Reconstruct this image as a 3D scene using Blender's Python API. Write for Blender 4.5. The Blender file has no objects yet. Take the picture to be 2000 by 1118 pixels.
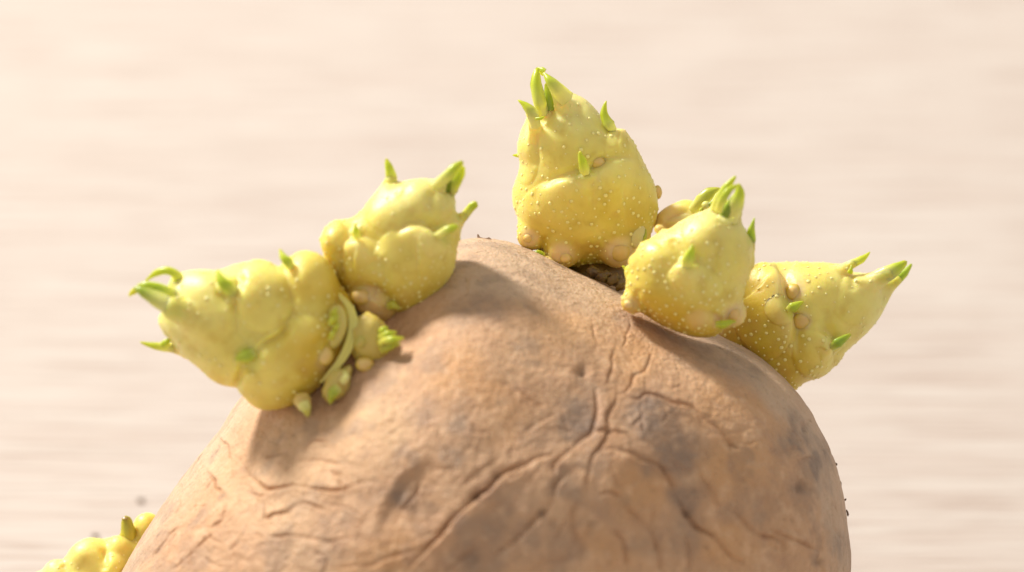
import bpy, math, random
import numpy as np
from mathutils import Matrix, Vector

# ------------------------------------------------------------------ camera, light, exposure
MM = 0.001
PITCH = math.radians(28.0)
DIST = 400.0                 # mm, camera to the plane of focus
MMPP = 0.05                  # mm per photo pixel on that plane
HGT = 47.84                  # mm, height of the frame centre's focus point above the table
RIGHT = np.array([1.0, 0, 0])
UP = np.array([0, math.sin(PITCH), math.cos(PITCH)])
BACK = np.array([0, -math.cos(PITCH), math.sin(PITCH)])
ORG = np.array([0, 0, HGT])

def to_world(v):
    """view-frame millimetres (right, up, towards camera) to world metres"""
    v = np.asarray(v, float)
    return (ORG + v[..., 0:1]*RIGHT + v[..., 1:2]*UP + v[..., 2:3]*BACK) * MM

scene = bpy.context.scene
cam_d = bpy.data.cameras.new('camera')
cam = bpy.data.objects.new('camera', cam_d)
scene.collection.objects.link(cam)
cam_d.sensor_width = 36.0
cam_d.lens = 36.0*DIST/(2000*MMPP)
cam_d.clip_start = 0.01
cam_d.clip_end = 20.0
cpos = to_world(np.array([0, 0, DIST]))
rot = Matrix(((RIGHT[0], UP[0], BACK[0]), (RIGHT[1], UP[1], BACK[1]), (RIGHT[2], UP[2], BACK[2])))
cam.matrix_world = Matrix.Translation(Vector(cpos)) @ rot.to_4x4()
cam_d.dof.use_dof = True
cam_d.dof.focus_distance = (DIST - 3.0)*MM
cam_d.dof.aperture_fstop = 18.0
scene.camera = cam

world = bpy.data.worlds.new('World')
scene.world = world
world.use_nodes = True
bg = world.node_tree.nodes['Background']
bg.inputs['Color'].default_value = (1.0, 0.95, 0.90, 1)
bg.inputs['Strength'].default_value = 0.46

def lamp(name, view_dir, dist, size, power, color):
    ld = bpy.data.lights.new(name, 'AREA')
    ld.shape = 'DISK'; ld.size = size; ld.energy = power; ld.color = color
    o = bpy.data.objects.new(name, ld)
    scene.collection.objects.link(o)
    d = np.array(view_dir, float); d /= np.linalg.norm(d)
    target = to_world(np.array([0.0, 0, 0]))
    p = to_world(d*dist)
    o.location = p
    o.rotation_euler = Vector(target - p).to_track_quat('-Z', 'Y').to_euler()
    return o
key = lamp('key_lamp', (-0.56, 0.76, -0.07), 1500.0, 0.24, 31.5, (1.0, 0.952, 0.885))

vs = scene.view_settings
vs.view_transform = 'Standard'; vs.look = 'None'; vs.exposure = 0.30; vs.gamma = 1.0
vs.use_curve_mapping = False
scene.cycles.use_denoising = True
scene.cycles.max_bounces = 8

# ------------------------------------------------------------------ helpers
rng = np.random.default_rng(7)

def P(x, y, z):
    """photo pixel at depth z (mm towards the camera) to view millimetres"""
    s = (DIST - z)/DIST*MMPP
    return np.array([(x - 1000)*s, (559 - y)*s, z])

def to_px(v):
    s = DIST/(DIST - v[:, 2])/MMPP
    return np.stack([1000 + v[:, 0]*s, 559 - v[:, 1]*s], 1)

def smooth01(x):
    x = np.clip(x, 0, 1)
    return x*x*(3 - 2*x)

def catmull(pts, n=8, closed=False):
    p = np.asarray(pts, float)
    m = len(p)
    if closed:
        idx = lambda i: i % m
        segs = m
    else:
        idx = lambda i: min(max(i, 0), m - 1)
        segs = m - 1
    out = []
    for i in range(segs):
        a, b, c, d = p[idx(i-1)], p[idx(i)], p[idx(i+1)], p[idx(i+2)]
        for k in range(n):
            t = k/n
            out.append(0.5*((2*b) + (-a + c)*t + (2*a - 5*b + 4*c - d)*t*t + (-a + 3*b - 3*c + d)*t**3))
    if not closed:
        out.append(p[-1])
    return np.array(out)

_LAT = np.random.default_rng(3).random((64, 64, 64)).astype(np.float32)
def noise3(p, scale, seed=0.0):
    """value noise in -1..1 of points p (n,3)"""
    q = np.asarray(p)*scale + 17.31*seed + 1000.0
    i = np.floor(q).astype(int); f = q - i
    f = f*f*(3 - 2*f)
    i &= 63; j = (i + 1) & 63
    def L(a, b, c): return _LAT[a, b, c]
    x0, y0, z0 = i.T; x1, y1, z1 = j.T; fx, fy, fz = f.T
    c00 = L(x0, y0, z0)*(1-fx) + L(x1, y0, z0)*fx
    c10 = L(x0, y1, z0)*(1-fx) + L(x1, y1, z0)*fx
    c01 = L(x0, y0, z1)*(1-fx) + L(x1, y0, z1)*fx
    c11 = L(x0, y1, z1)*(1-fx) + L(x1, y1, z1)*fx
    return ((c00*(1-fy) + c10*fy)*(1-fz) + (c01*(1-fy) + c11*fy)*fz)*2 - 1

def fbm(p, scale, octv=4, seed=0.0):
    a, s, t = 1.0, 0.0, 0.0
    for k in range(octv):
        s = s + a*noise3(p, scale*2**k, seed + k*1.7); t += a; a *= 0.5
    return s/t

def vert_normals(v, f):
    n = np.zeros_like(v)
    a = v[f[:, 2]] - v[f[:, 0]]; b = v[f[:, 3]] - v[f[:, 1]]
    fn = np.cross(a, b)
    for k in range(4):
        for c in range(3):
            n[:, c] += np.bincount(f[:, k], fn[:, c], len(v))
    return n/np.maximum(np.linalg.norm(n, axis=1, keepdims=True), 1e-12)

def dist_polyline(px, pts):
    """distance (px), signed side, and 0..1 place along a polyline"""
    pts = np.asarray(pts, float)
    best = np.full(len(px), 1e9); side = np.zeros(len(px)); along = np.zeros(len(px))
    seg = np.linalg.norm(np.diff(pts, axis=0), axis=1); cum = np.concatenate([[0], np.cumsum(seg)])
    for i in range(len(pts) - 1):
        a, b = pts[i], pts[i+1]; d = b - a; L2 = max(d @ d, 1e-9)
        t = np.clip(((px - a) @ d)/L2, 0, 1)
        r = px - (a + t[:, None]*d)
        dd = np.hypot(r[:, 0], r[:, 1])
        m = dd < best
        best[m] = dd[m]
        side[m] = np.sign(d[0]*r[m, 1] - d[1]*r[m, 0])
        along[m] = (cum[i] + t[m]*seg[i])/cum[-1]
    return best, side, along

def near(px, pts, r):
    pts = np.asarray(pts, float)
    lo, hi = pts.min(0) - r, pts.max(0) + r
    return np.where((px[:, 0] > lo[0]) & (px[:, 0] < hi[0]) & (px[:, 1] > lo[1]) & (px[:, 1] < hi[1]))[0]

def link_mesh(name, v, faces, mat, parent=None, attrs=None, smooth=True, world=True):
    me = bpy.data.meshes.new(name)
    vw = to_world(v) if world else np.asarray(v)
    if isinstance(faces, np.ndarray):
        k = faces.shape[1]; n = len(faces)
        me.vertices.add(len(vw)); me.vertices.foreach_set('co', vw.astype(np.float32).ravel())
        me.loops.add(n*k); me.loops.foreach_set('vertex_index', faces.astype(np.int32).ravel())
        me.polygons.add(n); me.polygons.foreach_set('loop_start', np.arange(0, n*k, k, dtype=np.int32))
        me.update(calc_edges=True); me.validate()
    else:
        me.from_pydata([tuple(p) for p in vw], [], [tuple(f) for f in faces])
    if smooth:
        me.polygons.foreach_set('use_smooth', np.ones(len(me.polygons), dtype=bool))
    for an, arr in (attrs or {}).items():
        arr = np.asarray(arr, np.float32)
        if arr.ndim == 1:
            me.attributes.new(an, 'FLOAT', 'POINT').data.foreach_set('value', arr)
        else:
            a4 = np.concatenate([arr, np.ones((len(arr), 1), np.float32)], 1)
            me.attributes.new(an, 'FLOAT_COLOR', 'POINT').data.foreach_set('color', a4.ravel())
    me.materials.append(mat)
    o = bpy.data.objects.new(name, me)
    scene.collection.objects.link(o)
    if parent is not None:
        o.parent = parent
        o.matrix_parent_inverse = PINV.get(parent.name, Matrix())
    return o
PINV = {}

def srgb(r, g, b):
    c = np.array([r, g, b], float)/255
    return np.where(c <= 0.04045, c/12.92, ((c + 0.055)/1.055)**2.4)

# ------------------------------------------------------------------ materials
class NT:
    def __init__(self, name):
        self.m = bpy.data.materials.new(name); self.m.use_nodes = True
        self.t = self.m.node_tree; self.b = self.t.nodes['Principled BSDF']
    def n(self, kind, **kw):
        o = self.t.nodes.new(kind)
        for k, v in kw.items(): setattr(o, k, v)
        return o
    def l(self, a, b): self.t.links.new(a, b)
    def attr(self, name): return self.n('ShaderNodeAttribute', attribute_name=name)
    def mix(self, fac, a, b, blend='MIX'):
        o = self.n('ShaderNodeMix', data_type='RGBA', blend_type=blend)
        for sock, val in ((o.inputs[0], fac), (o.inputs[6], a), (o.inputs[7], b)):
            if hasattr(val, 'node'): self.l(val, sock)
            elif isinstance(val, (int, float)): sock.default_value = val
            else: sock.default_value = (*val, 1)
        return o.outputs[2]
    def ramp(self, src, stops):
        o = self.n('ShaderNodeValToRGB'); e = o.color_ramp.elements
        while len(e) < len(stops): e.new(0.5)
        for k, (p, c) in enumerate(stops):
            e[k].position = p; e[k].color = (c, c, c, 1) if isinstance(c, (int, float)) else (*c, 1)
        self.l(src, o.inputs[0]); return o.outputs[0]
    def noise(self, vec, scale, detail=4, rough=0.55):
        o = self.n('ShaderNodeTexNoise'); o.inputs['Scale'].default_value = scale
        o.inputs['Detail'].default_value = detail; o.inputs['Roughness'].default_value = rough
        if vec is not None: self.l(vec, o.inputs['Vector'])
        return o.outputs[0]
    def math(self, op, a, b=0.0):
        o = self.n('ShaderNodeMath', operation=op)
        for sock, val in ((o.inputs[0], a), (o.inputs[1], b)):
            if hasattr(val, 'node'): self.l(val, sock)
            else: sock.default_value = val
        return o.outputs[0]
    def bump(self, h, strength, dist, normal=None):
        o = self.n('ShaderNodeBump'); o.inputs['Strength'].default_value = strength
        o.inputs['Distance'].default_value = dist; self.l(h, o.inputs['Height'])
        if normal is not None: self.l(normal, o.inputs['Normal'])
        return o.outputs[0]
    def mapping(self, vec, scale):
        o = self.n('ShaderNodeMapping'); o.inputs['Scale'].default_value = scale
        self.l(vec, o.inputs['Vector']); return o.outputs[0]

def make_table_material():
    k = NT('whitewashed_wood')
    geo = k.n('ShaderNodeNewGeometry').outputs['Position']
    warpn = k.n('ShaderNodeTexNoise'); warpn.inputs['Scale'].default_value = 9.0; warpn.inputs['Detail'].default_value = 2
    k.l(geo, warpn.inputs['Vector'])
    add = k.n('ShaderNodeVectorMath', operation='MULTIPLY_ADD')
    k.l(warpn.outputs['Color'], add.inputs[0]); add.inputs[1].default_value = (0, 0.004, 0); k.l(geo, add.inputs[2])
    v = add.outputs[0]
    broad = k.noise(k.mapping(v, (14, 150, 1)), 1.0, 4, 0.6)
    mid = k.noise(k.mapping(v, (30, 620, 1)), 1.0, 4, 0.6)
    fine = k.noise(k.mapping(v, (50, 1600, 1)), 1.0, 3, 0.6)
    c = k.mix(k.ramp(broad, [(0.2, 0.0), (0.8, 1.0)]), srgb(193, 182, 172), srgb(201, 192, 183))
    c = k.mix(k.math('MULTIPLY', k.ramp(mid, [(0.42, 1.0), (0.6, 0.0)]), 0.42), c, srgb(180, 161, 149))
    c = k.mix(k.math('MULTIPLY', k.ramp(fine, [(0.35, 1.0), (0.5, 0.0)]), 0.7), c, srgb(162, 142, 129))
    k.l(c, k.b.inputs['Base Color'])
    k.b.inputs['Roughness'].default_value = 0.62
    k.l(k.bump(k.math('ADD', mid, k.math('MULTIPLY', fine, 0.5)), 0.25, 0.0006), k.b.inputs['Normal'])
    return k.m

def make_skin_material():
    k = NT('potato_skin')
    tc = k.n('ShaderNodeTexCoord').outputs['Object']
    n1 = k.noise(tc, 70, 5, 0.6); n2 = k.noise(tc, 260, 5, 0.65); n3 = k.noise(tc, 1100, 4, 0.6)
    c = k.mix(k.ramp(n1, [(0.32, 0.0), (0.68, 1.0)]), srgb(195, 153, 116), srgb(214, 175, 138))
    c = k.mix(k.math('MULTIPLY', k.ramp(n2, [(0.4, 1.0), (0.62, 0.0)]), 0.35), c, srgb(184, 142, 108))
    c = k.mix(k.math('MULTIPLY', k.attr('orange').outputs['Fac'], 0.45), c, srgb(214, 160, 102))
    c = k.mix(k.math('MULTIPLY', k.attr('pale').outputs['Fac'], 0.5), c, srgb(226, 190, 146))
    m1 = k.noise(tc, 620, 3, 0.6); m2 = k.noise(tc, 480, 4, 0.65)
    c = k.mix(k.math('MULTIPLY', k.ramp(m1, [(0.52, 0.0), (0.68, 1.0)]), 0.45), c, srgb(232, 194, 156))
    c = k.mix(k.math('MULTIPLY', k.ramp(m2, [(0.54, 0.0), (0.70, 1.0)]), 0.45), c, srgb(172, 136, 112))
    dn = k.math('MULTIPLY', k.attr('dust').outputs['Fac'], k.ramp(n2, [(0.2, 0.55), (0.7, 1.0)]))
    c = k.mix(k.math('MULTIPLY', dn, 0.85), c, srgb(198, 172, 146))
    gn = k.math('MULTIPLY', k.attr('grey').outputs['Fac'], k.ramp(n2, [(0.25, 0.35), (0.65, 1.0)]))
    c = k.mix(k.math('MULTIPLY', gn, 0.95), c, srgb(140, 120, 105))
    c = k.mix(k.math('MULTIPLY', k.attr('stain').outputs['Fac'], 0.42), c, srgb(146, 92, 48))
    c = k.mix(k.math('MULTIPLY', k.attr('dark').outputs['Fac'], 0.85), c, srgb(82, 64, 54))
    # dusty specks and dry flakes
    sp = k.noise(tc, 1700, 3, 0.7)
    c = k.mix(k.math('MULTIPLY', k.ramp(sp, [(0.30, 1.0), (0.42, 0.0)]), 0.30), c, srgb(110, 84, 64))
    c = k.mix(k.math('MULTIPLY', k.ramp(n3, [(0.58, 0.0), (0.75, 1.0)]), 0.25), c, srgb(226, 194, 160))
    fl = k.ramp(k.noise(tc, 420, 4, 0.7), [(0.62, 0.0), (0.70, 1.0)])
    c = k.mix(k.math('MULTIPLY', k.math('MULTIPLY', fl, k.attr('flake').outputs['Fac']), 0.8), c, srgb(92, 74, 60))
    k.l(c, k.b.inputs['Base Color'])
    k.b.inputs['Roughness'].default_value = 0.58
    k.b.inputs['Specular IOR Level'].default_value = 0.28
    k.b.inputs['Subsurface Weight'].default_value = 0.12
    k.b.inputs['Subsurface Radius'].default_value = (1.0, 0.45, 0.2)
    k.b.inputs['Subsurface Scale'].default_value = 0.0012
    h = k.math('ADD', k.math('MULTIPLY', n2, 0.55), k.math('MULTIPLY', n3, 0.5))
    h = k.math('ADD', h, k.math('MULTIPLY', sp, 0.5))
    vo = k.n('ShaderNodeTexVoronoi', feature='DISTANCE_TO_EDGE'); vo.inputs['Scale'].default_value = 520
    wv = k.n('ShaderNodeVectorMath', operation='MULTIPLY_ADD'); wn = k.n('ShaderNodeTexNoise'); wn.inputs['Scale'].default_value = 300; wn.inputs['Detail'].default_value = 4
    k.l(tc, wn.inputs['Vector']); k.l(wn.outputs['Color'], wv.inputs[0]); wv.inputs[1].default_value = (0.004, 0.004, 0.004); k.l(tc, wv.inputs[2]); k.l(wv.outputs[0], vo.inputs['Vector'])
    crack = k.math('MULTIPLY', k.ramp(vo.outputs['Distance'], [(0.0, 0.0), (0.10, 1.0)]), k.ramp(n1, [(0.45, 0.0), (0.65, 0.12)]))
    h = k.math('ADD', h, crack)
    k.l(k.bump(h, 0.65, 0.0008), k.b.inputs['Normal'])
    return k.m

def make_flesh_material(name, sss):
    k = NT(name)
    tc = k.n('ShaderNodeTexCoord').outputs['Object']
    c = k.attr('col').outputs['Color']
    n1 = k.noise(tc, 420, 4, 0.6); n2 = k.noise(tc, 2600, 3, 0.6)
    c = k.mix(k.math('MULTIPLY', k.ramp(n1, [(0.35, 1.0), (0.65, 0.0)]), 0.18), c, srgb(208, 180, 44))
    k.l(c, k.b.inputs['Base Color'])
    k.l(k.ramp(n1, [(0.3, 0.38), (0.7, 0.54)]), k.b.inputs['Roughness'])
    k.b.inputs['Specular IOR Level'].default_value = 0.62
    k.b.inputs['Subsurface Weight'].default_value = 0.9 if sss > 0 else 0.0
    k.b.inputs['Subsurface Radius'].default_value = (1.0, 0.72, 0.22)
    k.b.inputs['Subsurface Scale'].default_value = sss
    k.l(k.bump(k.math('ADD', k.math('MULTIPLY', n1, 0.6), k.math('MULTIPLY', n2, 0.35)), 0.3, 0.0004), k.b.inputs['Normal'])
    return k.m

def make_leaf_material():
    k = NT('leaf_tip')
    tc = k.n('ShaderNodeTexCoord').outputs['Object']
    c = k.attr('col').outputs['Color']
    n1 = k.noise(tc, 1500, 3, 0.6)
    c = k.mix(k.math('MULTIPLY', n1, 0.25), c, srgb(214, 214, 84))
    k.l(c, k.b.inputs['Base Color'])
    k.b.inputs['Roughness'].default_value = 0.33
    k.b.inputs['Subsurface Weight'].default_value = 0.6
    k.b.inputs['Subsurface Radius'].default_value = (1.0, 0.95, 0.2)
    k.b.inputs['Subsurface Scale'].default_value = 0.0012
    k.l(k.bump(n1, 0.2, 0.0002), k.b.inputs['Normal'])
    return k.m

def make_soil_material():
    k = NT('dry_soil')
    tc = k.n('ShaderNodeTexCoord').outputs['Object']
    k.l(k.mix(k.noise(tc, 3000, 3), srgb(92, 70, 54), srgb(140, 112, 88)), k.b.inputs['Base Color'])
    k.b.inputs['Roughness'].default_value = 0.9
    return k.m

M_TABLE = make_table_material(); M_SKIN = make_skin_material(); M_FLESH = make_flesh_material('sprout_flesh', 0.0013); M_NUB = make_flesh_material('root_nub_flesh', 0.0002); M_WART = make_flesh_material('pimple_flesh', 0.0)
M_LEAF = make_leaf_material(); M_SOIL = make_soil_material()

# ------------------------------------------------------------------ table
def table():
    s, t = 1.6, 0.025
    v = [(-s, -s, -t), (s, -s, -t), (s, s, -t), (-s, s, -t), (-s, -s, 0), (s, -s, 0), (s, s, 0), (-s, s, 0)]
    f = [(0, 3, 2, 1), (4, 5, 6, 7), (0, 1, 5, 4), (1, 2, 6, 5), (2, 3, 7, 6), (3, 0, 4, 7)]
    o = link_mesh('table', v, f, M_TABLE, smooth=False, world=False)
    o['kind'] = 'structure'; o['label'] = 'pale whitewashed wooden tabletop with fine horizontal grain'
table()

# ------------------------------------------------------------------ the potato
root = bpy.data.objects.new('sprouted_potato', None)
scene.collection.objects.link(root)
root.empty_display_size = 0.01
root['label'] = 'large wrinkled brown potato sprouting thick yellow green shoots on pale wood'
root['category'] = 'potato'

PC = (900.0, 1100.0); ZF, ZB = 33.0, 31.0
CONTOUR = [(240,1118),(290,1030),(340,958),(385,898),(430,843),(475,775),(545,695),(630,615),(720,555),(820,500),(890,472),(940,464),
    (990,472),(1060,503),(1130,537),(1215,574),(1300,612),(1390,648),(1450,672),(1505,712),(1557,764),(1600,832),(1630,900),(1648,980),
    (1656,1060),(1656,1118),(1640,1210),(1580,1330),(1450,1430),(1230,1490),(950,1510),(640,1490),(380,1430),(220,1350),(165,1265),(190,1190)]
cc = np.array(CONTOUR, float) - PC
c_ang = np.unwrap(np.arctan2(-cc[:, 1], cc[:, 0])); c_rad = np.hypot(cc[:, 0], cc[:, 1])*MMPP
if c_ang[-1] < c_ang[0]: c_ang, c_rad = c_ang[::-1], c_rad[::-1]
fine = np.linspace(0, 2*math.pi, 1440, endpoint=False)
o_ = np.argsort(np.mod(c_ang, 2*math.pi))
RAD = np.interp(fine, np.mod(c_ang, 2*math.pi)[o_], c_rad[o_], period=2*math.pi)
ker = np.exp(-0.5*(np.arange(-40, 41)/11.0)**2); ker /= ker.sum()
RAD = np.convolve(np.concatenate([RAD[-40:], RAD, RAD[:40]]), ker, 'valid')
def rad_at(phi): return np.interp(np.mod(phi, 2*math.pi), fine, RAD, period=2*math.pi)
PCV = P(*PC, 0)
def surf_z(px, py):
    """depth of the potato's front under a photo pixel (fixed-point over the perspective)"""
    z = 10.0
    for _ in range(12):
        q = P(px, py, z) - PCV
        r = math.hypot(q[0], q[1])/rad_at(math.atan2(q[1], q[0]))
        z = ZF*math.sqrt(max(0.0, 1 - min(r, 1.0)**2))
    return z

CREASES = [  # (points, half width px, depth mm, stain)
 ([(424,850),(437,865),(445,875),(450,904)],5,.22,.8), ([(458,888),(477,911),(496,936),(522,954),(531,956),(573,946),(600,952),(664,958),(706,943),(740,947)],6,.28,.8),
 ([(397,917),(413,939),(419,952),(435,962),(429,981)],5,.3,.9), ([(451,914),(453,935)],4,.18,.8), ([(471,943),(493,959),(496,971),(522,971)],5,.22,.7),
 ([(442,978),(445,997),(439,1013),(419,1032)],6,.28,.8), ([(519,978),(519,1013),(538,1007),(560,1003),(579,989),(602,986),(640,997)],6,.25,.7),
 ([(445,1016),(464,997)],5,.2,.6), ([(333,1115),(355,1099),(394,1067),(426,1042)],8,.35,.7), ([(480,1042),(464,1064),(451,1083)],7,.28,.6),
 ([(515,1051),(544,1051),(573,1047),(640,1058),(690,1052)],7,.25,.6), ([(371,989),(407,986)],4,.15,.6), ([(355,960),(349,990),(339,1003)],4,.15,.5),
 ([(821,939),(792,978),(773,997)],8,.3,.3), ([(975,895),(946,917),(907,949)],8,.35,.5),
 ([(1088,899),(1069,891),(1040,901),(1002,914),(975,930),(959,949),(933,968),(907,991),(875,1029),(837,1067),(811,1093),(790,1125)],10,.75,.7),
 ([(654,1115),(728,1103),(779,1083),(820,1072)],8,.3,.5),
 ([(950,1125),(960,1096),(986,1071),(1018,1042),(1046,1013),(1072,987),(1085,955),(1104,933),(1123,914)],11,.85,.7),
 ([(1158,753),(1159,790),(1159,824),(1152,846),(1133,859),(1111,882),(1088,901),(1082,914),(1085,945)],9,.6,.8),
 ([(1207,770),(1187,802),(1181,824),(1184,846),(1171,869),(1155,891),(1149,920),(1143,943),(1146,978)],8,.5,.8),
 ([(1207,770),(1223,773),(1248,779),(1264,771),(1290,779),(1312,787),(1338,792),(1370,811),(1406,834),(1428,866),(1460,885)],8,.5,.9),
 ([(1152,846),(1184,847),(1232,850)],7,.35,.7),
 ([(1165,882),(1197,882),(1226,891),(1255,904),(1283,909),(1309,933),(1328,968),(1344,997),(1364,1026),(1399,1048),(1422,1077),(1454,1103),(1480,1122)],9,.65,.8),
 ([(1248,795),(1251,818),(1226,837)],5,.3,.4), ([(1251,818),(1250,842)],5,.25,.4), ([(1290,800),(1300,815),(1286,835)],5,.2,.3),
 ([(1213,978),(1239,1007),(1271,1035),(1283,1067),(1287,1120)],10,.6,.9), ([(1146,978),(1120,997),(1120,1035),(1133,1064),(1126,1120)],9,.4,.8),
 ([(1152,1023),(1136,1055)],8,.35,.7), ([(1165,968),(1213,971)],7,.3,.6), ([(1277,990),(1274,1035)],8,.25,.6),
 ([(1361,904),(1377,943),(1406,981),(1435,997),(1460,1023),(1486,1045),(1518,1055),(1531,1077),(1550,1093)],9,.45,.9),
 ([(1499,1023),(1527,1050),(1556,1058),(1591,1069),(1620,1071)],7,.35,.8), ([(1598,1085),(1606,1120)],8,.45,.4), ([(1622,980),(1636,998)],5,.2,.5),
 ([(1200,680),(1193,698),(1198,715),(1190,735),(1185,755)],6,.32,.7), ([(1276,688),(1266,710),(1258,725),(1240,733),(1235,750),(1218,768),(1208,773)],6,.35,.7),
 ([(1263,730),(1263,765)],5,.2,.5), ([(1120,720),(1127,755)],7,.2,.4), ([(1020,1120),(1060,1100),(1120,1090)],9,.3,.5),
 ([(1020,850),(1050,830),(1085,810)],9,.2,.3), ([(870,1118),(905,1085),(935,1060)],9,.35,.4), ([(1300,900),(1330,915),(1361,930)],9,.25,.3),
 ([(1430,930),(1470,950),(1500,985)],9,.18,.4), ([(1190,1030),(1215,1060),(1220,1110)],9,.3,.6), ([(1340,1040),(1350,1080),(1345,1120)],10,.35,.4),
 ([(640,1040),(690,1020),(720,1025)],7,.15,.4), ([(560,905),(620,900),(680,910)],8,.12,.3), ([(300,1090),(330,1050),(360,1030)],6,.2,.4),
]
PITS = [(1138,733,11,.5,.9),(1562,955,13,.45,.7),(1430,869,10,.25,.5),(1348,1002,13,.3,.95),(1060,1000,13,.3,.8),(920,1090,22,.3,.5),(933,968,12,.3,.8),
        (975,928,11,.25,.7),(1566,838,9,.2,.6),(1083,1018,10,.2,.5),(675,900,9,.1,.35),(712,945,10,.1,.35),(1155,1023,10,.2,.5),(803,998,12,.15,.4),(645,1062,12,.15,.4),(1600,1095,10,.2,.7)]
GREY = [(1130,825,52,1.0),(1270,815,62,.95),(1320,880,58,.9),(1345,960,50,.8),(1290,905,35,.8),(1540,850,50,.7),(1590,900,40,.8),(1570,960,40,.6),(1450,700,70,.7),(1380,680,40,.5),
        (830,810,35,.5),(905,830,30,.55),(900,780,28,.4),(790,965,40,.7),(890,895,28,.6),(1050,850,45,.4),(965,1040,55,.55),(1030,1050,50,.5),(1100,1060,45,.45),
        (920,1085,38,.7),(1350,1040,55,.5),(1500,1000,40,.3),(1440,1000,30,.4),(1000,980,50,.4),(380,1080,40,.45),(300,1080,30,.4),(640,1060,30,.35),(700,760,60,.3),
        (1130,700,30,.2),(1640,1060,30,.5),(960,605,50,.55),(900,620,40,.55),(1270,1060,40,.35),(590,1090,45,.3)]
ORANGE = [(900,735,70,.9),(960,770,45,.8),(1100,660,70,.6),(1230,700,60,.8),(1000,830,60,.5),(1260,950,70,.8),(1430,900,90,.9),(1400,790,70,.6),(1180,1080,60,.8),(760,1090,70,.8),(690,1100,60,.6),
          (1420,1060,60,.8),(1230,1080,50,.6),(1480,800,60,.5),(700,830,50,.2)]
PALE = [(755,830,75,.9),(680,870,80,.6),(560,860,60,.6),(520,900,60,.5),(600,930,70,.6),(480,960,70,.5),(570,1010,60,.5),(420,900,60,.4),(760,720,50,.3),(1010,700,60,.3),(1100,620,70,.3),(600,1080,60,.4)]
DUST_LINE = [(400,760),(560,700),(700,640),(850,590),(1000,580),(1130,600),(1230,635),(1330,690),(1450,745),(1520,810),(1580,900),(1610,1000),(1625,1118)]

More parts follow.
